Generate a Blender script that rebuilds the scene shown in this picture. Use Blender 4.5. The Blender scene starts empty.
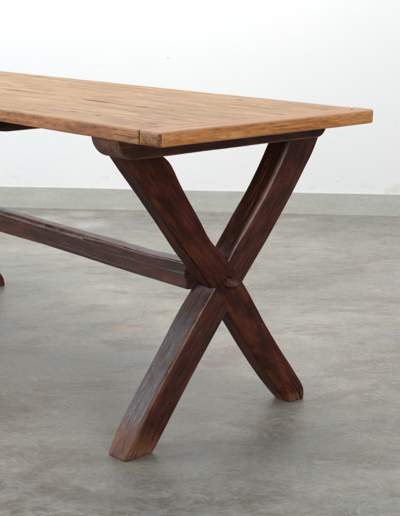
import bpy, math
from mathutils import Vector, Matrix, noise

scene = bpy.context.scene
COL = scene.collection

# ------------------------------------------------------------------ materials
class NT:
    """tiny node-graph helper"""
    def __init__(s, name):
        m = bpy.data.materials.new(name); m.use_nodes = True
        s.m = m; s.t = m.node_tree; s.N = s.t.nodes; s.L = s.t.links
        s.N.clear()
        s.out = s.N.new('ShaderNodeOutputMaterial')
        s.b = s.N.new('ShaderNodeBsdfPrincipled')
        s.L.new(s.b.outputs[0], s.out.inputs[0])
    def set(s, sock, v):
        if hasattr(v, 'is_output') or isinstance(v, bpy.types.NodeSocket): s.L.new(v, sock)
        elif isinstance(v, tuple) and len(v) == 3 and sock.type == 'RGBA': sock.default_value = (*v, 1)
        else: sock.default_value = v
    def attr(s, name, out='Vector'):
        n = s.N.new('ShaderNodeAttribute'); n.attribute_name = name; return n.outputs[out]
    def geo(s, o='Position'): return s.N.new('ShaderNodeNewGeometry').outputs[o]
    def scale(s, vec, sc, loc=(0, 0, 0)):
        n = s.N.new('ShaderNodeMapping'); s.L.new(vec, n.inputs[0])
        n.inputs['Scale'].default_value = sc; n.inputs['Location'].default_value = loc
        return n.outputs[0]
    def noise(s, vec, scale, detail=6, rough=.55, dist=0.):
        n = s.N.new('ShaderNodeTexNoise'); s.L.new(vec, n.inputs['Vector'])
        n.inputs['Scale'].default_value = scale; n.inputs['Detail'].default_value = detail
        n.inputs['Roughness'].default_value = rough; n.inputs['Distortion'].default_value = dist
        return n.outputs[0]
    def voro(s, vec, scale, feature='F1'):
        n = s.N.new('ShaderNodeTexVoronoi'); n.feature = feature; s.L.new(vec, n.inputs['Vector'])
        n.inputs['Scale'].default_value = scale
        return n.outputs['Distance']
    def ramp(s, fac, stops, interp='LINEAR'):
        n = s.N.new('ShaderNodeValToRGB'); n.color_ramp.interpolation = interp
        e = n.color_ramp.elements
        while len(e) < len(stops): e.new(.5)
        for k, (p, c) in enumerate(stops):
            e[k].position = p
            e[k].color = (c, c, c, 1) if not isinstance(c, tuple) else (*c, 1)
        s.set(n.inputs[0], fac); return n.outputs[0]
    def math(s, op, a, b=0., clamp=False):
        n = s.N.new('ShaderNodeMath'); n.operation = op; n.use_clamp = clamp
        s.set(n.inputs[0], a); s.set(n.inputs[1], b); return n.outputs[0]
    def mix(s, fac, a, b, mode='MIX'):
        n = s.N.new('ShaderNodeMix'); n.data_type = 'RGBA'; n.blend_type = mode
        s.set(n.inputs['Factor'], fac); s.set(n.inputs['A'] if False else n.inputs[6], a); s.set(n.inputs[7], b)
        return n.outputs[2]
    def bump(s, h, strength, dist, normal=None):
        n = s.N.new('ShaderNodeBump'); n.inputs['Strength'].default_value = strength
        n.inputs['Distance'].default_value = dist; s.L.new(h, n.inputs['Height'])
        if normal is not None: s.L.new(normal, n.inputs['Normal'])
        return n.outputs[0]
    def spot(s, pos, c, rad, soft=.5, wob=None):
        """0..1 mask of a round stain centred on c"""
        n = s.N.new('ShaderNodeVectorMath'); n.operation = 'DISTANCE'
        s.L.new(pos, n.inputs[0]); n.inputs[1].default_value = c
        d = s.math('DIVIDE', n.outputs['Value'], rad)
        if wob is not None: d = s.math('ADD', d, s.math('MULTIPLY', s.math('SUBTRACT', wob, .5), 1.6))
        return s.math('DIVIDE', s.math('SUBTRACT', 1., d), soft, clamp=True)

def mat_dark_wood(name, seed=0., side_amt=1., edge_col=(.42, .235, .165), under=0., spec=.42):
    g = NT(name); gc = g.attr('grain'); wear_glint = g.attr('wear_glint', 'Fac'); raw_lit = g.attr('raw_lit', 'Fac'); side = g.attr('side', 'Fac')
    streak = g.noise(g.scale(gc, (60, 60, 5), (seed, 0, seed)), 1.5, 10, .70, .3)
    fine = g.noise(g.scale(gc, (190, 190, 20), (0, seed, 0)), 1.6, 6, .75)
    blotch = g.noise(g.scale(gc, (10, 10, 5), (seed, seed, 3)), 1.6, 7, .66)
    spots = g.noise(g.scale(gc, (48, 48, 26), (2, seed, 3)), 1.6, 8, .78)
    tone = g.math('ADD', g.math('MULTIPLY', streak, .40), g.math('ADD', g.math('MULTIPLY', blotch, .38), g.math('MULTIPLY', fine, .22)))
    col = g.ramp(tone, [(.39, (.010, .0032, .0026)), (.455, (.034, .0070, .0042)), (.515, (.078, .0150, .0085)), (.59, (.150, .035, .0165)), (.67, (.22, .072, .036))])
    colside = g.ramp(g.math('ADD', g.math('MULTIPLY', streak, .6), g.math('MULTIPLY', fine, .4)), [(.39, (.008, .003, .003)), (.49, (.034, .0105, .0085)), (.56, (.085, .030, .022)), (.66, (.17, .09, .07))])
    col = g.mix(g.math('MULTIPLY', side, side_amt), col, colside)
    # black grime patches with a soft edge, old dirt in the pores
    col = g.mix(g.ramp(g.noise(g.scale(gc, (14, 14, 6), (4, seed, 9)), 1.6, 8, .74), [(.55, 0.), (.66, .42)]), col, (.014, .007, .005))
    # orange scuffs where the polish is worn through
    sc = g.math('MULTIPLY', g.ramp(spots, [(.61, 0.), (.68, 1.)]), g.math('ADD', .30, g.math('MULTIPLY', raw_lit, .4)))
    col = g.mix(sc, col, (.30, .085, .026))
    wm = g.math('MULTIPLY', g.math('POWER', wear_glint, 1.6), g.ramp(g.math('ADD', g.math('MULTIPLY', blotch, .45), g.math('MULTIPLY', spots, .55)), [(.43, .12), (.55, 1.)]))
    col = g.mix(g.math('MULTIPLY', wm, .75), col, edge_col)  # pale edges: real wear, with the ridge highlight painted into the colour
    rm = g.math('MULTIPLY', raw_lit, g.ramp(g.math('ADD', spots, g.math('MULTIPLY', streak, .4)), [(.55, .35), (.8, 1.)]))
    col = g.mix(rm, col, g.ramp(g.math('ADD', g.math('MULTIPLY', streak, .5), g.math('MULTIPLY', fine, .5)), [(.36, (.07, .018, .010)), (.5, (.21, .070, .034)), (.64, (.38, .19, .11))]))
    # pinprick dents and wax specks
    col = g.mix(g.ramp(g.noise(gc, 420, 3, .7), [(.68, 0.), (.73, .6)]), col, (.34, .20, .13))
    g.set(g.b.inputs['Base Color'], col)
    rr = g.ramp(g.math('ADD', g.math('MULTIPLY', fine, .5), g.math('MULTIPLY', blotch, .5)), [(.36, .18), (.64, .42)])
    rr = g.math('ADD', g.math('ADD', rr, g.math('MULTIPLY', raw_lit, .25)), g.math('MULTIPLY', side, under))
    g.set(g.b.inputs['Roughness'], rr)
    g.b.inputs['Specular IOR Level'].default_value = spec
    h = g.math('ADD', g.math('MULTIPLY', streak, .55), g.math('MULTIPLY', fine, .45))
    n1 = g.bump(h, .5, .0008)
    cracks = g.ramp(g.noise(g.scale(gc, (60, 60, 1.8), (seed, 4, 0)), 1.0, 4, .55, .8), [(.345, 0.), (.375, 1.)])
    n2 = g.bump(cracks, .4, .0010, n1)
    g.L.new(g.mix(g.math('MULTIPLY', g.math('SUBTRACT', 1., cracks), .85), col, (.006, .003, .003)), g.b.inputs['Base Color'])
    # hewn side: long ridges of grain that stand proud
    rough = g.ramp(g.noise(g.scale(gc, (150, 150, 9), (1, 2, seed)), 1.5, 7, .72, .5), [(.42, 0.), (.58, 1.)])
    n3 = g.bump(g.math('MULTIPLY', rough, g.math('MULTIPLY', side, side_amt)), .28, .0008, n2)
    dents = g.noise(g.scale(gc, (26, 26, 12), (3, 1, seed)), 1.6, 3, .5)
    g.set(g.b.inputs['Normal'], g.bump(dents, .35, .0022, n3))
    return g.m

def mat_top(name, edge=False, seed=0., dark_end=False, emot=.65, tint=0.):
    g = NT(name); gc = g.attr('grain'); wear_glint = g.attr('wear_glint', 'Fac')
    s1 = g.noise(g.scale(gc, (22, 22, 2.2), (seed, 0, seed)), 1.5, 9, .66, .3)
    s2 = g.noise(g.scale(gc, (62, 62, 6), (0, seed, 0)), 1.6, 8, .74, .2)
    s3 = g.noise(g.scale(gc, (170, 170, 20), (0, 0, seed)), 1.5, 6, .75)
    bl = g.noise(g.scale(gc, (7, 7, 2.4), (seed, 5, 1)), 1.6, 4, .55)
    mot = g.noise(g.scale(gc, (75, 75, 30), (seed, 1, 7)), 1.6, 7, .74, .3)
    v = g.math('ADD', g.math('MULTIPLY', s1, .36), g.math('ADD', g.math('MULTIPLY', s2, .38), g.math('MULTIPLY', s3, .26)))
    if not edge:
        col = g.ramp(v, [(.38, (.085, .040, .016)), (.45, (.200, .105, .045)), (.51, (.300, .175, .081)), (.59, (.43, .285, .150))])
        col = g.mix(g.ramp(bl, [(.42, 0.), (.62, .55)]), col, (.330, .200, .105))
        col = g.mix(g.ramp(mot, [(.60, 0.), (.70, .45)]), col, (.17, .085, .038))
    else:
        col = g.ramp(v, [(.385, (.16, .050, .014)), (.45, (.46, .165, .044)), (.52, (.67, .275, .084)), (.62, (.82, .46, .19))])
        col = g.mix(g.ramp(mot, [(.52, 0.), (.61, emot)]), col, (.17, .052, .018))
        col = g.mix(g.ramp(bl, [(.52, 0.), (.64, .45)]), col, (.26, .10, .05))
    if tint: col = g.mix(tint, col, (.40, .205, .115))
    # pore flecks and fine dark fissures of old oak
    pore = g.ramp(s3, [(.36, .7), (.43, 0.)]); col = g.mix(pore, col, (.16, .08, .04))
    fis = g.ramp(g.noise(g.scale(gc, (70, 70, 1.5), (seed, 9, 4)), 1.2, 4, .6, .5), [(.315, .75), (.355, 0.)])
    col = g.mix(fis, col, (.10, .045, .022))
    if dark_end:
        col = g.mix(g.ramp(mot, [(.43, .9), (.55, .0)]), col, (.085, .030, .020))
    col = g.mix(g.math('MULTIPLY', wear_glint, .35), col, (.52, .31, .15))
    g.set(g.b.inputs['Base Color'], col)
    g.set(g.b.inputs['Roughness'], g.ramp(s2, [(.3, .46), (.7, .62)]))
    g.b.inputs['Specular IOR Level'].default_value = .38
    h = g.math('ADD', g.math('MULTIPLY', v, .8), g.math('MULTIPLY', s3, .3))
    n1 = g.bump(h, .6, .0016)
    g.set(g.b.inputs['Normal'], g.bump(g.math('SUBTRACT', 1., fis), .6, .0012, n1))
    return g.m

def mat_plain(name, c, rough=.6, metal=0.):
    g = NT(name)
    n = g.noise(g.geo(), 120, 4)
    g.set(g.b.inputs['Base Color'], g.mix(g.ramp(n, [(.35, 0.), (.65, .5)]), c, tuple(x * .55 for x in c)))
    g.b.inputs['Roughness'].default_value = rough; g.b.inputs['Metallic'].default_value = metal
    return g.m

def mat_floor():
    g = NT('polished concrete'); P = g.geo()
    def nz(loc, sc, scale, det, ro, di=0.): return g.noise(g.scale(P, sc, loc), scale, det, ro, di)
    big = nz((3.1, 1.7, 0), (1, 1.4, 1), 1.2, 6, .6, .6)
    mid = nz((7.3, 2.1, 0), (1, 1.5, 1), 4.5, 10, .70, .6)
    fin = nz((0, 0, 0), (1, 1.3, 1), 26, 10, .78, .3)
    grit = nz((1, 8, 0), (1, 1.2, 1), 85, 9, .85)
    v = g.math('ADD', g.math('MULTIPLY', big, .32), g.math('ADD', g.math('MULTIPLY', mid, .34), g.math('MULTIPLY', fin, .34)))
    col = g.ramp(v, [(.39, (.145, .130, .100)), (.46, (.232, .219, .186)), (.53, (.298, .285, .245)), (.62, (.40, .385, .33))])
    # slate-blue film with torn edges
    col = g.mix(g.ramp(nz((12, 3, 0), (1, 1.6, 1), 2.4, 12, .72, .5), [(.50, 0.), (.60, .60)]), col, (.225, .240, .238))
    # brown ghosts
    col = g.mix(g.ramp(nz((9, 4, 0), (1, 1.5, 1), 3.3, 12, .74, .6), [(.525, 0.), (.585, .55)]), col, (.185, .150, .118))
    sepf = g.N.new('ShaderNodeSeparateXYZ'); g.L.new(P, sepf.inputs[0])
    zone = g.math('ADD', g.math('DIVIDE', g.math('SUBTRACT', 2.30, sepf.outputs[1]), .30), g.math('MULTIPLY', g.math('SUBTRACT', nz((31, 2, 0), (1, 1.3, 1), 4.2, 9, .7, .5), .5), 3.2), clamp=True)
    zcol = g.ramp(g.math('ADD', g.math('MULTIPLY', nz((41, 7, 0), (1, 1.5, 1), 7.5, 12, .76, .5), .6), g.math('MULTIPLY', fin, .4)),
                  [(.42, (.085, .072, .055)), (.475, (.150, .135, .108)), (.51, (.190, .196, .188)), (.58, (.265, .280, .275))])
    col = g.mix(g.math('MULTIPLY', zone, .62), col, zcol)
    # dark scoured veils, broken by grit
    veil = g.math('ADD', nz((2, 11, 0), (.8, 1.7, 1), 3.4, 12, .78, .7), g.math('MULTIPLY', g.math('SUBTRACT', fin, .5), .35))
    col = g.mix(g.ramp(veil, [(.53, 0.), (.64, .42)]), col, (.115, .108, .090))
    # pale efflorescence
    pale = g.math('ADD', nz((5, 21, 0), (.8, 1.5, 1), 5.2, 12, .78, .4), g.math('MULTIPLY', g.math('SUBTRACT', fin, .5), .3))
    col = g.mix(g.ramp(pale, [(.575, 0.), (.66, .40)]), col, (.42, .415, .375))
    # trowel crescents: broken concentric rings round scattered centres
    vr = g.N.new('ShaderNodeTexVoronoi'); vr.inputs['Scale'].default_value = 5.2
    wn = g.N.new('ShaderNodeVectorMath'); wn.operation = 'MULTIPLY_ADD'
    nn = g.N.new('ShaderNodeTexNoise'); nn.inputs['Scale'].default_value = 6; g.L.new(P, nn.inputs['Vector'])
    g.L.new(nn.outputs['Color'], wn.inputs[0]); wn.inputs[1].default_value = (.09, .09, 0); g.L.new(P, wn.inputs[2])
    g.L.new(wn.outputs[0], vr.inputs['Vector'])
    rings = g.math('SINE', g.math('MULTIPLY', vr.outputs['Distance'], 95.))
    arc = g.ramp(rings, [(.72, 0.), (.97, 1.)])
    arc = g.math('MULTIPLY', arc, g.ramp(nz((4, 4, 0), (1, 1, 1), 2.6, 8, .72), [(.50, 0.), (.58, 1.)]))
    arc = g.math('MULTIPLY', arc, g.ramp(nz((8, 1, 0), (1, 1, 1), 15, 6, .75), [(.49, 0.), (.56, 1.)]))
    col = g.mix(g.math('MULTIPLY', arc, .30), col, (.50, .485, .42))
    # scratches and hairlines: thin iso-lines of warped noise
    def line(loc, scale, w_, sc=(1, 1, 1)):
        n = nz(loc, sc, scale, 3, .5, 1.4)
        return g.ramp(g.math('ABSOLUTE', g.math('SUBTRACT', n, .5)), [(0., 1.), (w_, 0.)])
    scr = g.math('MULTIPLY', line((13, 3, 0), 3.1, .004, (.6, 2, 1)), g.ramp(nz((16, 6, 0), (1, 1, 1), 5, 6, .7), [(.53, 0.), (.59, 1.)]))
    col = g.mix(g.math('MULTIPLY', scr, .25), col, (.55, .54, .49))
    # pits, grit and specks
    col = g.mix(g.ramp(grit, [(.55, 0.), (.63, .62)]), col, (.47, .46, .41))
    col = g.mix(g.ramp(grit, [(.37, .75), (.45, 0.)]), col, (.09, .084, .070))
    col = g.mix(g.ramp(nz((5, 5, 0), (1, 1, 1), 48, 8, .8), [(.60, 0.), (.66, .55)]), col, (.10, .092, .078))
    wob = g.noise(P, 14, 8, .72)
    for c, r, a in (((-.478, 3.209, 0), .030, .45), ((-.408, 3.22, 0), .034, .6), ((-.234, 3.201, 0), .055, .6), ((-.30, 3.12, 0), .03, .3)):
        col = g.mix(g.math('MULTIPLY', g.math('MULTIPLY', g.spot(P, c, r, .9, wob), a), g.ramp(fin, [(.4, .35), (.56, 1.)])), col, (.43, .27, .145))
    for c, r, a in (((-.738, 4.85, 0), .16, .5), ((-.50, 4.75, 0), .13, .45), ((-.567, 4.99, 0), .10, .4)):
        col = g.mix(g.math('MULTIPLY', g.spot(P, c, r, .8, wob), a), col, (.52, .52, .48))
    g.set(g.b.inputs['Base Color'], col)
    g.set(g.b.inputs['Roughness'], g.ramp(g.math('ADD', g.math('MULTIPLY', mid, .5), g.math('MULTIPLY', fin, .5)), [(.40, .26), (.60, .52)]))
    g.b.inputs['Specular IOR Level'].default_value = .5
    h = g.math('ADD', g.math('MULTIPLY', fin, .6), g.math('MULTIPLY', grit, .5))
    n1 = g.bump(h, .22, .0022); g.set(g.b.inputs['Normal'], g.bump(arc, .2, .0006, n1))
    return g.m

def mat_wall():
    g = NT('painted wall'); P = g.geo()
    a = g.noise(P, .9, 4, .5); f = g.noise(P, 30, 6, .6); f2 = g.noise(P, 220, 3, .6)
    col = g.mix(g.ramp(a, [(.4, 0.), (.6, 1.)]), (.835, .860, .875), (.862, .876, .886))
    sc = g.ramp(g.noise(g.scale(P, (1, 1, 1.4), (4, 0, 2)), 11, 6, .75), [(.655, 0.), (.70, .22)])
    col = g.mix(sc, col, (.72, .72, .70))
    # scuffs close to the plinth
    sep = g.N.new('ShaderNodeSeparateXYZ'); g.L.new(P, sep.inputs[0])
    low = g.ramp(sep.outputs[2], [(.10, 1.), (.30, 0.)])
    dirt = g.math('MULTIPLY', low, g.ramp(g.noise(g.scale(P, (1, 1, 2.5), (0, 0, 1)), 16, 7, .75), [(.56, 0.), (.68, .35)]))
    col = g.mix(dirt, col, (.55, .53, .49))
    wob = g.noise(P, 40, 6, .7)
    for c, r, a, k in (((-.151, 5.073, .724), .0045, .6, (.16, .16, .16)), ((.918, 4.966, .128), .03, .35, (.66, .58, .47)), ((.461, 5.012, .205), .012, .3, (.55, .54, .52)), ((-.144, 5.072, .213), .012, .25, (.55, .54, .52)), ((.88, 4.97, .115), .02, .3, (.62, .54, .43))):
        col = g.mix(g.math('MULTIPLY', g.spot(P, c, r, .5, wob), a), col, k)
    g.set(g.b.inputs['Base Color'], col); g.b.inputs['Roughness'].default_value = .7
    g.b.inputs['Specular IOR Level'].default_value = .25
    g.set(g.b.inputs['Normal'], g.bump(g.math('ADD', f, g.math('MULTIPLY', f2, .4)), .12, .002))
    return g.m

def mat_plinth():
    g = NT('grey painted plinth'); P = g.geo()
    f = g.noise(g.scale(P, (1, 1, 5)), 6, 7, .65); k = g.noise(P, 60, 5, .7)
    col = g.ramp(g.math('ADD', g.math('MULTIPLY', f, .6), g.math('MULTIPLY', k, .4)), [(.36, (.43, .445, .41)), (.52, (.495, .505, .465)), (.66, (.55, .56, .52))])
    g.set(g.b.inputs['Base Color'], col); g.b.inputs['Roughness'].default_value = .55
    g.set(g.b.inputs['Normal'], g.bump(k, .15, .002))
    return g.m

M_FLOOR, M_WALL, M_PLINTH = mat_floor(), mat_wall(), mat_plinth()
M_LEG_A, M_LEG_B = mat_dark_wood('oxblood stained oak', 1.3, .0, (.26, .075, .025), under=.28, spec=.24), mat_dark_wood('dark stained oak', 6.1)
M_STRETCH, M_RAIL = mat_dark_wood('dark stretcher oak', 11.7, .35), mat_dark_wood('dark rail oak', 17.2)
M_PEG = mat_dark_wood('peg end grain', 23.1, 1., (.06, .03, .022), spec=.3)
M_IRON = mat_plain('blackened iron', (.03, .025, .022), .5, .6)
M_GAP_DARK = mat_plain('painted shade and grime in the joints', (.012, .007, .004), .9)  # near-black gap sides: shade of the open joints painted in, with grime
M_SLOT_SHADE = mat_plain('painted slot shade', (.004, .003, .003), .9)

# ------------------------------------------------------------------ mesh tools
def finish(name, verts, faces, mats, parent, attrs, midx=None, smooth=True):
    me = bpy.data.meshes.new(name); me.from_pydata([tuple(v) for v in verts], [], faces)
    for m in mats: me.materials.append(m)
    ga = me.attributes.new('grain', 'FLOAT_VECTOR', 'POINT')
    ga.data.foreach_set('vector', [c for v in attrs['grain'] for c in v])
    for k in ('wear_glint', 'raw_lit', 'side'):
        a = me.attributes.new(k, 'FLOAT', 'POINT'); a.data.foreach_set('value', attrs[k])
    if midx: me.polygons.foreach_set('material_index', midx)
    me.polygons.foreach_set('use_smooth', [smooth] * len(me.polygons))
    me.update()
    o = bpy.data.objects.new(name, me); COL.objects.link(o)
    if parent: o.parent = parent
    return o

def section(aL, aR, bF, bB, rad, ns=7, nc=5):
    """closed outline, counter-clockwise; rad = radius at (aL,bF) (aR,bF) (aR,bB) (aL,bB).
    returns list of (a, b, wear, kind) ; kind 0 front,1 right,2 back,3 left"""
    C = [(aL, bF, 1, 1), (aR, bF, -1, 1), (aR, bB, -1, -1), (aL, bB, 1, -1)]
    pts = []
    ang0 = [180, 270, 0, 90]
    for k in range(4):
        x, y, sx, sy = C[k]
        rx, ry = rad[k] if isinstance(rad[k], tuple) else (rad[k], rad[k])
        cx, cy = x + sx * rx, y + sy * ry
        for j in range(nc + 1):
            t = math.radians(ang0[k] + 90 * j / nc)
            w = 1 - abs(j / nc - .5) * 2
            pts.append((cx + rx * math.cos(t), cy + ry * math.sin(t), max(.12, w) if nc else 1, k if j > nc / 2 else (k - 1) % 4))
        # straight run to the next corner
        x2, y2, sx2, sy2 = C[(k + 1) % 4]; r2 = rad[(k + 1) % 4]
        rx2, ry2 = r2 if isinstance(r2, tuple) else (r2, r2)
        ex, ey = [(x2 - rx2, y2) if False else (x2 + sx2 * rx2, y2), (x2, y2 + sy2 * ry2)][k % 2]
        px, py = pts[-1][0], pts[-1][1]
        for j in range(1, ns):
            t = j / ns
            pts.append((px + (ex - px) * t, py + (ey - py) * t, 0., k))
    return pts

def sweep(name, ts, sec, mp, grain, mats, parent, amp=.0008, freq=14., cap=.004, seed=0., palef=None, sidef=None, matf=None, ncap=3):
    """loft sec(t) along ts; mp(a,b,t)->xyz ; grain(a,b,t)->vec. Ends are eased over."""
    V, A, F, MI = [], dict(grain=[], wear_glint=[], raw_lit=[], side=[]), [], []
    rings = []
    n = len(ts)
    def put(t, shrink, off):
        s = sec(t); ca = sum(p[0] for p in s) / len(s); cb = sum(p[1] for p in s) / len(s)
        idx = []
        ma = max(abs(p[0] - ca) for p in s); mb = max(abs(p[1] - cb) for p in s)
        for a, b, w, k in s:
            a2 = ca + (a - ca) * (1 - shrink / ma); b2 = cb + (b - cb) * (1 - shrink / mb)
            p = Vector(mp(a2, b2, t + off))
            q = p * freq + Vector((seed, seed * 1.7, 0))
            q2 = p * freq * 4 + Vector((seed, 0, seed))
            d = Vector((noise.noise(q), noise.noise(q + Vector((31, 0, 0))), noise.noise(q + Vector((0, 57, 0))))) * amp
            d += Vector((noise.noise(q2), noise.noise(q2 + Vector((31, 0, 0))), noise.noise(q2 + Vector((0, 57, 0))))) * amp * .35
            idx.append(len(V)); V.append(p + d); A['grain'].append(tuple(grain(a2, b2, t + off)))
            A['wear_glint'].append(w if off == 0 else max(w, .5)); A['raw_lit'].append(palef(a2, b2, t) if palef else 0.)
            A['side'].append(sidef(k, t) if sidef else 0.)
        rings.append((idx, [p[3] for p in s]))
    L0 = ts[0]; L1 = ts[-1]
    sg = 1 if L1 > L0 else -1
    for j in range(ncap):
        th = math.pi / 2 * j / ncap
        put(L0, cap * (1 - math.sin(th)), 0 if False else 0 * sg) if False else put(L0 + sg * cap * (1 - math.cos(th)), cap * (1 - math.sin(th)), 0)
    for t in ts:
        if (t - (L0 + sg * cap)) * sg > 1e-6 and (t - (L1 - sg * cap)) * sg < -1e-6: put(t, 0, 0)
    for j in range(ncap - 1, -1, -1):
        th = math.pi / 2 * j / ncap
        put(L1 - sg * cap * (1 - math.cos(th)), cap * (1 - math.sin(th)), 0)
    m = len(rings[0][0])
    for r in range(len(rings) - 1):
        a, ks = rings[r]; b, _ = rings[r + 1]
        for j in range(m):
            k = (j + 1) % m
            F.append((a[j], a[k], b[k], b[j])); MI.append(matf(ks[j], 0) if matf else 0)
    F.append(tuple(reversed(rings[0][0]))); MI.append(matf(0, -1) if matf else 0)
    F.append(tuple(rings[-1][0])); MI.append(matf(0, 1) if matf else 0)
    o = finish(name, V, F, mats, parent, A, MI)
    return o

def fix_normals(o):
    import bmesh
    bm = bmesh.new(); bm.from_mesh(o.data); bmesh.ops.recalc_face_normals(bm, faces=bm.faces); bm.to_mesh(o.data); bm.free()

def interp(tab, z):
    """smooth interpolation of [(z, value)]"""
    if z <= tab[0][0]: return tab[0][1]
    if z >= tab[-1][0]: return tab[-1][1]
    for i in range(len(tab) - 1):
        z0, v0 = tab[i]; z1, v1 = tab[i + 1]
        if z0 <= z <= z1:
            m0 = (v1 - v0) / (z1 - z0); m1 = m0
            if i > 0: m0 = .5 * (m0 + (v0 - tab[i-1][1]) / (z0 - tab[i-1][0]))
            if i < len(tab) - 2: m1 = .5 * (m1 + (tab[i+2][1] - v1) / (tab[i+2][0] - z1))
            h = z1 - z0; t = (z - z0) / h
            return (2*t**3-3*t**2+1)*v0 + (t**3-2*t**2+t)*h*m0 + (-2*t**3+3*t**2)*v1 + (t**3-t**2)*h*m1
def lin(a, b, n): return [a + (b - a) * i / n for i in range(n + 1)]
def bell(x, c, w): return math.exp(-((x - c) / w) ** 2)

# ------------------------------------------------------------------ setting
def sheet(name, pts, m, faces=((0, 1, 2, 3),)):
    me = bpy.data.meshes.new(name); me.from_pydata(pts, [], [tuple(f) for f in faces]); me.materials.append(m)
    o = bpy.data.objects.new(name, me); COL.objects.link(o); o['kind'] = 'structure'; return o
WY, WD = math.tan(-.0990), 5.0576
def wp(x, off, z):   # point on / in front of the wall
    return (x, WD + x * WY - off, z)
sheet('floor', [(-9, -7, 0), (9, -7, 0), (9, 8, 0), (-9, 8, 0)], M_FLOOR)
sheet('wall', [wp(-9, 0, -.05), wp(9, 0, -.05), wp(9, 0, 4.2), wp(-9, 0, 4.2), wp(-9, -.15, -.05), wp(9, -.15, -.05), wp(9, -.15, 4.2), wp(-9, -.15, 4.2)],
      M_WALL, ((0, 1, 2, 3), (3, 2, 6, 7), (0, 3, 7, 4), (1, 5, 6, 2), (5, 4, 7, 6)))
BH = .104
NP = 120
pv, pf = [], []
for i in range(NP + 1):
    x = -9 + 18 * i / NP
    for off, z in ((.005, -.02), (.005, BH - .003), (.003, BH), (-.02, BH)):
        pv.append(wp(x, off + (.0006 * noise.noise(Vector((x * 3, 0, 0))) if off > 0 else 0), z + (.0012 * noise.noise(Vector((x * 2.3, 5, 0))) if z > 0 else 0)))
for i in range(NP):
    for j in range(3):
        a = i * 4 + j; pf.append((a, a + 4, a + 5, a + 1))
sheet('baseboard', pv, M_PLINTH, pf)

# ------------------------------------------------------------------ the table
TH = .7270089
table = bpy.data.objects.new('trestle_table', None); COL.objects.link(table)
table.location = (.0019687, 2.4433861, 0); table.rotation_euler = (0, 0, TH)
table['label'] = 'long oak trestle table with pale worn top and dark red-brown X-shaped legs on concrete floor'
table['category'] = 'table'
H, TK = .76, .0300
W2 = .3218
V0, V1 = -.2430, 1.675        # ends of the top
BB = .066                     # width of the breadboard ends

# joints between the planks (u) with the opened gaps: (centre v, half length, width)
joints = [
    (-.235, [(-.115, .030, .0085), (.075, .020, .0075), (.170, .024, .0060), (.62, .05, .002), (1.1, .1, .002)]),
    (-.045, [(.045, .014, .0060), (.150, .040, .0115), (.325, .072, .0095), (.72, .045, .0034), (-.12, .02, .0018), (1.2, .12, .003)]),
    (.115, [(.45, .06, .0012), (.0, .03, .001), (1.0, .1, .002)]),
    (.248, [(.132, .016, .009), (.55, .04, .0014), (1.15, .08, .002)]),
]
def wander(i, v):
    return .0055 * noise.noise(Vector((v * 3.1, i * 9.7, 0))) + .0022 * noise.noise(Vector((v * 13, i * 5.1, 3)))
def gap(i, v):
    g = .00005
    for c, hl, w in joints[i][1]:
        g += w * .5 * max(0., 1 - ((v - c) / hl) ** 2) ** .7
    return g
def wav(v, k): return .0012 * noise.noise(Vector((v * 5, k, 0))) + .0007 * noise.noise(Vector((v * 21, k, 2)))

def plank(i, lo, hi, seed, dz):
    mt = mat_top('weathered oak board', False, seed); me_ = mat_top('orange oak board edge', True, seed)
    def sec(v):
        a = -W2 + wav(v, 3.) if lo is None else joints[lo][0] + wander(lo, v) + gap(lo, v)
        b = W2 + wav(v, 8.) if hi is None else joints[hi][0] + wander(hi, v) - gap(hi, v)
        rl = .0045 if lo is None else .0005; rr = .0045 if hi is None else .0005
        # outline counter-clockwise in (u, z): bF is the underside, bB the upper face
        return section(a, b, H - TK, H + dz + .0007 * noise.noise(Vector((v * 4, seed, 0))), [.003 if lo is None else .001, .003 if hi is None else .001, rr, rl], ns=10, nc=4)
    ts = lin(V0 + BB + .0001, V1 - BB - .0001, 360)
    o = sweep('plank', ts, sec, lambda a, b, t: (a, t, b), lambda a, b, t: (a, b, t), [mt, me_, M_GAP_DARK], table, amp=.0005, freq=9, cap=.0010,
              seed=5., matf=lambda k, e: 0 if k == 2 and e == 0 else (2 if ((k == 3 and lo is not None) or (k == 1 and hi is not None)) else 1))
    fix_normals(o); return o
edges = [None, 0, 1, 2, 3, None]
for i, (lo, hi) in enumerate(((None, 0), (0, 1), (1, 2), (2, 3), (3, None))):
    plank(i, lo, hi, 3.7 * i + 1.1, (.0004, .0002, 0, -.0002, -.0004)[i])

def breadboard(v0, v1, seed, near):
    mt = mat_top('weathered oak cross board', False, seed, tint=.5); me_ = mat_top('orange oak cross board edge', True, seed, emot=.25)
    md = mat_top('dark end grain', True, seed + 2, dark_end=True)
    def sec(u):
        e = abs(u) - (W2 - .026)
        r = .009 * max(0, e / .026) ** 2 if e > 0 else 0      # rounded far corner in plan
        r = r if (u > 0) else r * .35
        lo_, hi_ = (v0 + r, v1) if near else (v0, v1 - r)
        if near: lo_ += .0012 * noise.noise(Vector((u * 9, 4, 0)))
        o_, i_ = (.0045, .0005)
        rd = [o_, i_, i_, .0055] if near else [i_, o_, .0055, i_]
        return section(lo_, hi_, H - TK, H + .0002 + .0004 * noise.noise(Vector((u * 6, seed, 0))), rd, ns=9, nc=4)
    ts = lin(-W2 - .0005, W2 + .0065, 200)
    o = sweep('breadboard_end', ts, sec, lambda a, b, t: (t, a, b), lambda a, b, t: (a, b, t), [mt, me_, md], table, amp=.0006, freq=11, cap=.0065,
              seed=seed, matf=lambda k, e: 2 if e == -1 else (0 if k == 2 and e == 0 else 1))
    fix_normals(o)
    # the dark stained end grain runs round the near corner
    for p in o.data.polygons:
        if p.center.x < -W2 + .006 and p.material_index == 1: p.material_index = 2
    return o
breadboard(V0, V0 + BB, 21.3, True)
breadboard(V1 - BB, V1, 27.9, False)

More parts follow.
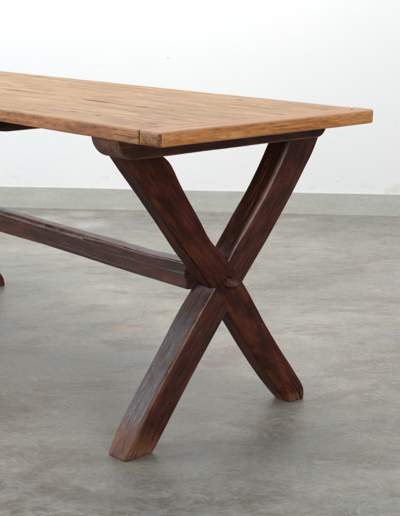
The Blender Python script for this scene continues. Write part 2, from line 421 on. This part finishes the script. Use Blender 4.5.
# nails in the top
def nail(u, v, r=.0026):
    vs, fs = [], []
    for zz, rr in ((H - .004, r), (H + .0008, r), (H + .0014, r * .6)):
        for k in range(12):
            t = math.tau * k / 12; vs.append((u + rr * math.cos(t), v + rr * math.sin(t), zz))
    for j in range(2):
        for k in range(12):
            q = (k + 1) % 12; fs.append((j*12+k, j*12+q, (j+1)*12+q, (j+1)*12+k))
    fs.append(tuple(range(24, 36)))
    me = bpy.data.meshes.new('nail'); me.from_pydata(vs, [], fs); me.materials.append(M_IRON)
    o = bpy.data.objects.new('nail', me); COL.objects.link(o); o.parent = table
for u, v in ((.286, -.200),): nail(u, v)

# --- legs. Outlines of the front face, measured as (z, u)
A_L = [(0, .262), (.079, .196), (.165, .132), (.241, .079), (.335, .010), (.391, -.033), (.457, -.086), (.535, -.145), (.605, -.199), (.645, -.231), (.69, -.266)]
A_R = [(0, .319), (.028, .314), (.078, .281), (.145, .2305), (.254, .154), (.341, .098), (.40, .053), (.432, .023), (.465, -.009), (.53, -.052), (.573, -.081), (.611, -.104), (.645, -.123), (.661, -.134), (.675, -.150), (.69, -.17)]
B_L = [(0, -.276), (.068, -.232), (.147, -.172), (.217, -.114), (.291, -.052), (.343, -.006), (.40, .036), (.435, .061), (.494, .110), (.57, .172), (.63, .213), (.665, .234), (.69, .25)]
B_R = [(0, -.192), (.05, -.155), (.146, -.078), (.225, -.012), (.276, .032), (.356, .096), (.398, .133), (.438, .168), (.491, .212), (.563, .270), (.608, .303), (.645, .330), (.69, .353)]
LT = .679
def leg(name, Lt, Rt, vf, vb, lean, mat, seed, cut_chamfer):
    sl = math.hypot(1, (interp(Lt, .6) - interp(Lt, .1)) / .5)
    def sec(z):
        a, b = interp(Lt, z), interp(Rt, z)
        rL = cut_chamfer(z)
        foot = math.exp(-z / .018) * .009
        return section(a, b, vf(z), vb(z), [(rL[0] + foot * .5, rL[1] + foot * .5), .004 + foot, .006, .007 + foot], ns=8, nc=6)
    def gr(a, b, z):
        c = .5 * (interp(Lt, z) + interp(Rt, z))
        return ((a - c) / sl + seed, b, z * sl)
    top_side = 3 
    def sidef(k, z): return 1. if k == 3 else 0.
    def palef(a, b, z):
        x = max(0., 1 - z / (.055 if lean < 0 else .028)) ** .7
        c = .5 * (interp(Lt, z) + interp(Rt, z))
        if lean < 0: x = max(0., 1 - (z + (a - c) * .55) / .060) ** .8
        return min(1., x * 1.3)
    o = sweep(name, lin(0, LT + .004, 170), sec, lambda a, b, t: (a, b, t), gr, [mat], table, amp=.0010, freq=7, cap=.0035, seed=seed, palef=palef, sidef=sidef)
    # feet stand flat on the floor
    for v in o.data.vertices:
        if v.co.z < .001: v.co.z = .0004
    fix_normals(o); return o

def chB(z):
    # broad hewn chamfer on the upper half that runs out just above the crossing
    base = .006 + .003 * max(0., min(1., (.34 - z) / .06))
    w = .007 * max(0., min(1., (z - .415) / .07)) * (1. if z > .3 else 0)
    return (base + w, base + w * .8)
def chA(z): return (.018, .020)
legA = leg('leg', A_L, A_R, lambda z: -.0500, lambda z: .010, 1, M_LEG_A, 2.1, chA)
legB = leg('leg', B_L, B_R, lambda z: -.0472 - .009 * max(0, 1 - z / .3), lambda z: .0140 + .006 * max(0, min(1, (z - .4) / .1)) + .011 * bell(z, .31, .11), -1, M_LEG_B, 8.4, chB)
legB['label'] = 'leg with grainy blackish side face and a worn pale foot'

# --- top rail: bottom corners rounded at both ends
RU0, RU1 = -.311, .318
def rail_bottom(u):
    z = .685
    d = u - RU0
    if d < .045: z += .046 * (1 - math.sqrt(max(0, 1 - ((.045 - d) / .045) ** 2)))
    d = RU1 - u
    if d < .030: z += .034 * (1 - math.sqrt(max(0, 1 - ((.030 - d) / .030) ** 2)))
    return min(z, .724)
def rail(mat, seed):
    def sec(u):
        return section(-.098, -.004, rail_bottom(u), H - TK - .0004, [.004, .005, .002, .002], ns=7, nc=4)
    ts = [RU0 + .0455 * (1 - math.cos(math.pi / 2 * i / 16)) for i in range(16)] + lin(RU0 + .0455, RU1 - .031, 90)[:-1] + [RU1 - .031 * math.cos(math.pi / 2 * i / 12) for i in range(13)][:-1] + [RU1]
    ts = sorted(set(round(t, 6) for t in ts))
    o = sweep('top_rail', ts, sec, lambda a, b, t: (t, a, b), lambda a, b, t: (a, b, t), [mat], table, amp=.0009, freq=12, cap=.003, seed=seed, palef=lambda a, b, t: .95 * max(0., 1 - (t - RU0) / .055) ** .6)  # left end painted paler, light put into the colour over some wear
    # keep the upper face just below the boards
    for v in o.data.vertices: v.co.z = min(v.co.z, H - TK - .0006)
    fix_normals(o); return o
railA = rail(M_RAIL, 4.)

# --- stretcher
SB, ST = .338, .398
def st_sec(v):
    bow = .0035 * noise.noise(Vector((v * 2.2, 7, 0)))
    top = ST + bow + .002 * noise.noise(Vector((v * 7, 1, 0))) + .004 * bell(v, .03, .09)
    wane = .0045 + .006 * bell(v, .62, .28) - .002 * bell(v, .33, .05)
    step = .004 if v > .44 else 0.                      # an old knife cut breaks the arris
    r = max(.004, wane + step)
    aR = .022 + .006 * bell(v, 0, .12)
    aL = -.022 + .020 * max(0., min(1., (.025 - v) / .014))
    return section(aL, aR, SB + .003 * noise.noise(Vector((v * 2.5, 17, 0))), top, [.004, .004, .006, (r * 1.3, r * .8)], ns=7, nc=5)
stretch = sweep('stretcher', lin(.0095, 1.4085, 430), st_sec, lambda a, b, t: (a, t, b), lambda a, b, t: (a, b, t), [M_STRETCH], table, amp=.0010, freq=6, cap=.003, seed=13.,
                sidef=lambda k, t: .5 if k == 2 else .4)
fix_normals(stretch)
# mortise slot beside the leg, its inner shade painted as a near-black plug
def box_mesh(name, lo, hi, m):
    x0, y0, z0 = lo; x1, y1, z1 = hi
    vs = [(x0,y0,z0),(x1,y0,z0),(x1,y1,z0),(x0,y1,z0),(x0,y0,z1),(x1,y0,z1),(x1,y1,z1),(x0,y1,z1)]
    fs = [(0,3,2,1),(4,5,6,7),(0,1,5,4),(1,2,6,5),(2,3,7,6),(3,0,4,7)]
    me = bpy.data.meshes.new(name); me.from_pydata(vs, [], fs); me.materials.append(m)
    return bpy.data.objects.new(name, me)
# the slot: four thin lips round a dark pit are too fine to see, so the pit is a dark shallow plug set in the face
slot = box_mesh('slot_shade_plug', (-.0234, .0262, .3645), (-.018, .0318, .3865), M_SLOT_SHADE); COL.objects.link(slot); slot.parent = table

# --- peg that pins the crossing: a short worn stub with a slanted tip
def peg(sign=1):
    cu, cz, v0 = .0395, .3615, -.046
    V, F, A = [], [], dict(grain=[], wear_glint=[], raw_lit=[], side=[])
    prof = [(0, .0165), (.010, .0160), (.016, .0150), (.0195, .0128), (.0225, .0095), (.024, .0055), (.0245, .0015)]
    n = 14
    for d, r in prof:
        for k in range(n):
            t = math.tau * k / n
            rr = r * (1.06 - .10 * abs(math.sin(2.5 * t + .4)))
            x = rr * math.cos(t) * 1.0; z = rr * math.sin(t) * .88
            dd = d * (1 + .45 * (x * .8 - z * .6) / .0165)           # slanted, higher on the lower right
            p = (cu + x + d * .25, v0 - max(0, dd) , cz + z - d * .12)
            V.append(p); A['grain'].append((x * 1.3, z * 1.3, d + 3)); A['wear_glint'].append(.55 if .009 < d < .017 else .1); A['raw_lit'].append(0.); A['side'].append(.5)
    for j in range(len(prof) - 1):
        for k in range(n):
            q = (k + 1) % n; F.append((j*n+k, j*n+q, (j+1)*n+q, (j+1)*n+k))
    F.append(tuple((len(prof) - 1) * n + k for k in range(n)))
    o = finish('peg', V, F, [M_PEG], table, A, smooth=False); fix_normals(o); return o
pegA = peg()

# --- cross batten under the middle of the top
def bat_sec(u):
    z = .668
    d = u + .335
    if d < .19: z += .058 * (1 - d / .19) ** 1.5
    d = .335 - u
    if d < .19: z += .058 * (1 - d / .19) ** 1.5
    return section(.590, .650, min(z, .722), H - TK - .0004, [.004, .004, .002, .002], ns=5, nc=3)
bat = sweep('batten', lin(-.306, .306, 110), bat_sec, lambda a, b, t: (t, a, b), lambda a, b, t: (a, b, t), [M_RAIL], table, amp=.0006, freq=12, cap=.003, seed=31)
for v in bat.data.vertices: v.co.z = min(v.co.z, H - TK - .0006)
fix_normals(bat)

# --- the far trestle: the same parts mirrored to the other end
FV = 1.43
for o in (legA, legB, railA, pegA):
    c = o.copy(); COL.objects.link(c); c.parent = table
    c.matrix_local = Matrix.Translation((0.0, FV - .012, 0)) @ Matrix.Scale(-1, 4, (0, 1, 0))
    if 'label' in c: del c['label']

# ------------------------------------------------------------------ camera
cam_d = bpy.data.cameras.new('camera'); cam = bpy.data.objects.new('camera', cam_d); COL.objects.link(cam)
r = Vector((.999996438, .000640583932, .00259100129)); fwd = Vector((0, .97077098, -.24000771)); up = Vector((-.00266901, .24000686, .97076752))
mw = Matrix((( r.x, up.x, -fwd.x, 0), (r.y, up.y, -fwd.y, 0), (r.z, up.z, -fwd.z, 1.0204595), (0, 0, 0, 1)))
cam.matrix_world = mw
cam_d.sensor_fit = 'HORIZONTAL'; cam_d.sensor_width = 36; cam_d.lens = 36 * 1073.859 / 400
cam_d.clip_end = 100
scene.camera = cam

# ------------------------------------------------------------------ light: a studio with soft boxes, added fills and an even white surround
w = bpy.data.worlds.new('World'); scene.world = w; w.use_nodes = True
bg = w.node_tree.nodes['Background']; bg.inputs[0].default_value = (.97, .98, 1, 1); bg.inputs[1].default_value = .29
def area(name, loc, target, sx, sy, power, color):
    d = bpy.data.lights.new(name, 'AREA'); d.shape = 'RECTANGLE'; d.size = sx; d.size_y = sy; d.energy = power; d.color = color
    o = bpy.data.objects.new(name, d); COL.objects.link(o); o.location = loc
    o.rotation_euler = (Vector(target) - Vector(loc)).to_track_quat('-Z', 'Y').to_euler(); return o
area('overhead_softbox', (-.5, 3.3, 3.4), (0, 3.3, 0), 2.2, 2.2, 98, (1, .985, .96))
area('window_softbox', (-3.7, 2.9, 1.9), (.3, 2.4, .4), 2.0, 1.9, 92, (.93, .96, 1))
area('added_front_fill', (2.3, -.7, 2.5), (.1, 2.4, .7), 1.5, 1.5, 70, (1, .975, .94))  # unseen fill, added to brighten the end face of the top
area('added_wall_fill', (1.3, 3.1, 3.3), (1.0, 5.1, .9), 4.0, .8, 29, (.94, .975, 1))  # unseen fill, added to brighten the wall

scene.render.engine = 'CYCLES'
vs = scene.view_settings; vs.view_transform = 'Standard'; vs.look = 'None'; vs.exposure = 0; vs.gamma = 1; vs.use_curve_mapping = False
